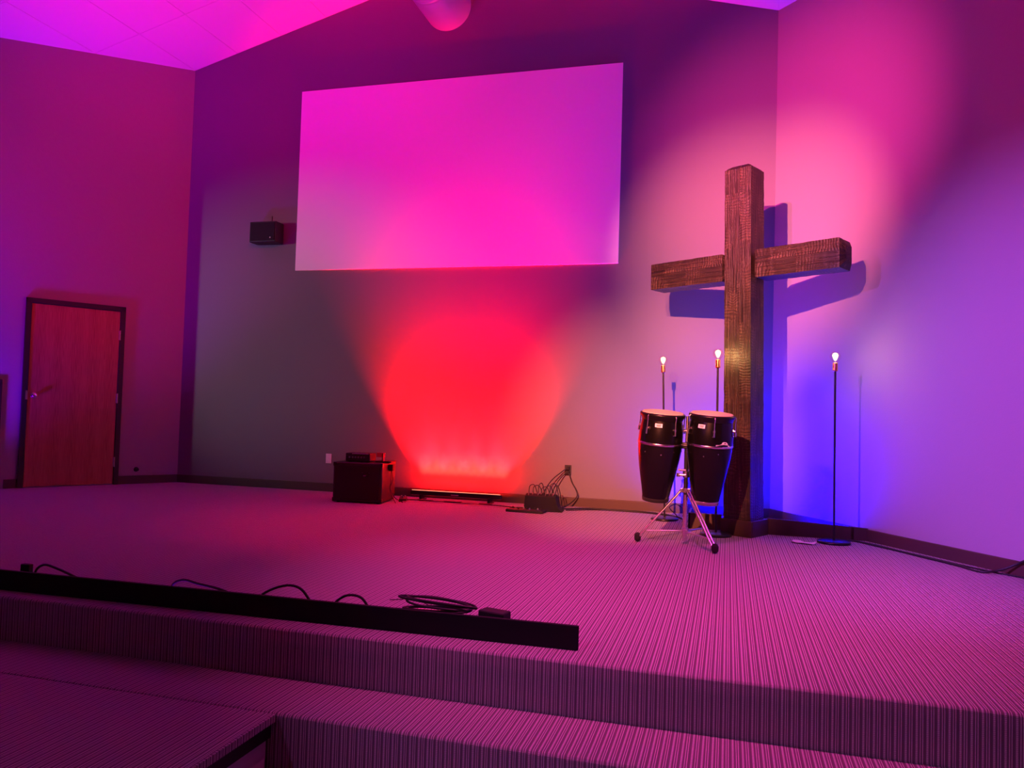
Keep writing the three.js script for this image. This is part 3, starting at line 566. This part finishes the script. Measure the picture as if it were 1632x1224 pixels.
// ------------------------------------------------------------------ black masking board at the stage edge, with its cables
{
  const b = thing('masking_board', 'long low black board along the stage edge', 'board', [-0.15, 0, 5.27], 0.0195);
  part('board', rbox(5.2, 0.106, 0.02, 0.003, 0, 0.053, 0), M.blackBoard, b);
  for (const x of [-2.3, -1.2, 0.0, 1.2, 2.3]) part('brace', prism([[0, 0], [0.09, 0], [0, 0.085]], 0.018).rotateY(Math.PI / 2).translate(x, 0, -0.012), M.blackBoard, b);
  const loops = [
    ['black cable loop arching over the board at its door end', [[-0.62, 0.02, 5.14], [-0.56, 0.10, 5.17], [-0.50, 0.128, 5.18], [-0.42, 0.115, 5.18], [-0.30, 0.07, 5.16], [-0.2, 0.01, 5.12]]],
    ['low black cable loop rising over the board before the amplifier', [[0.26, 0.01, 5.12], [0.33, 0.10, 5.18], [0.39, 0.122, 5.18], [0.47, 0.11, 5.18], [0.6, 0.09, 5.17], [0.75, 0.02, 5.12]]],
    ['wide black cable arch over the board near the batten light', [[0.74, 0.01, 5.1], [0.86, 0.10, 5.16], [0.98, 0.142, 5.16], [1.05, 0.13, 5.16], [1.10, 0.06, 5.14], [1.12, 0.01, 5.1]]],
    ['tight black cable loop over the board beside the coil', [[1.18, 0.01, 5.12], [1.25, 0.09, 5.17], [1.31, 0.125, 5.17], [1.38, 0.12, 5.17], [1.42, 0.06, 5.15], [1.44, 0.01, 5.1]]],
  ];
  for (const [lab, pts] of loops) single('trough_cable', tube(pts, 0.0065, 50), M.cable, lab, 'cable');
  // a loose coil
  const coil = [];
  for (let i = 0; i <= 70; i++) { const t = i / 70, a = t * Math.PI * 2 * 5; coil.push([1.74 + Math.cos(a) * (0.15 + 0.035 * vnoise(t * 9, 2)) + 0.05 * t, 0.095 + 0.028 * vnoise(t * 13, 8) + 0.02 * Math.sin(a * 0.5), 5.14 + Math.sin(a) * 0.045 + 0.02 * vnoise(t * 11, 5)]); }
  single('cable_coil', tube(coil, 0.006, 420, 6), M.cable, 'loosely coiled black cable heaped behind the black board', 'cable');
  const eb = thing('junction_box', 'flat black junction box by the end of the cable coil', 'box', [2.045, 0.075, 5.155], -0.25);
  part('case', rbox(0.135, 0.045, 0.075, 0.008, 0, 0.0225, 0), M.rubber, eb); part('stem', box(0.03, 0.075, 0.03, 0, -0.0375, 0), M.rubber, eb);
  const sb = thing('small_connector', 'small black connector block standing over the board', 'connector', [-0.60, 0, 5.20], 0);
  part('body', rbox(0.06, 0.128, 0.03, 0.005, 0, 0.064, 0), M.rubber, sb);
  single('thin_cable', tube([[1.33, 0.006, 4.72], [1.45, 0.006, 4.66], [1.6, 0.006, 4.78], [1.75, 0.006, 4.85], [1.95, 0.006, 4.9]], 0.0025, 60), M.cable, 'thin dark wire lying on the carpet behind the coil', 'wire');
}

// portable riser pushed against the step
{
  const x1 = 1.305, x0 = -6.0, z0 = ZSTEP + 0.008, z1 = 7.7, y = -STEP, r = thing('portable_riser', 'carpet topped portable riser pushed against the step', 'riser', [x1, FLOOR, z0]);
  const w = x1 - x0, d = z1 - z0, h = y - FLOOR;
  const top = carpetSlab([[0, h], [d * 0.5, h], ...nose(d, h), [d, h - 0.03]], -w, 0, h - 0.03);
  part('carpet_top', top, M.carpet, r);
  part('edge_rail', box(0.03, 0.062, d - 0.01, -0.02, h - 0.061, d / 2), M.frame, r, 'dark edge rail');
  part('front_rail', box(w - 0.04, 0.062, 0.03, -w / 2, h - 0.061, d - 0.02), M.frame, r);
  part('side_panel', box(0.012, h - 0.1, 0.36, -0.03, (h - 0.1) / 2, 0.19), M.ply, r, 'pale plywood side panel');
  for (const [x, z] of [[-0.06, 0.45], [-0.06, d - 0.1], [-2.4, d - 0.1], [-4.6, d - 0.1]]) part('leg', box(0.05, h - 0.09, 0.05, x, (h - 0.09) / 2, z), M.blackMetal, r);
}

scene.traverse(o => { if (o.isMesh) { o.castShadow = true; o.receiveShadow = true; } });
renderer.render(scene, camera);
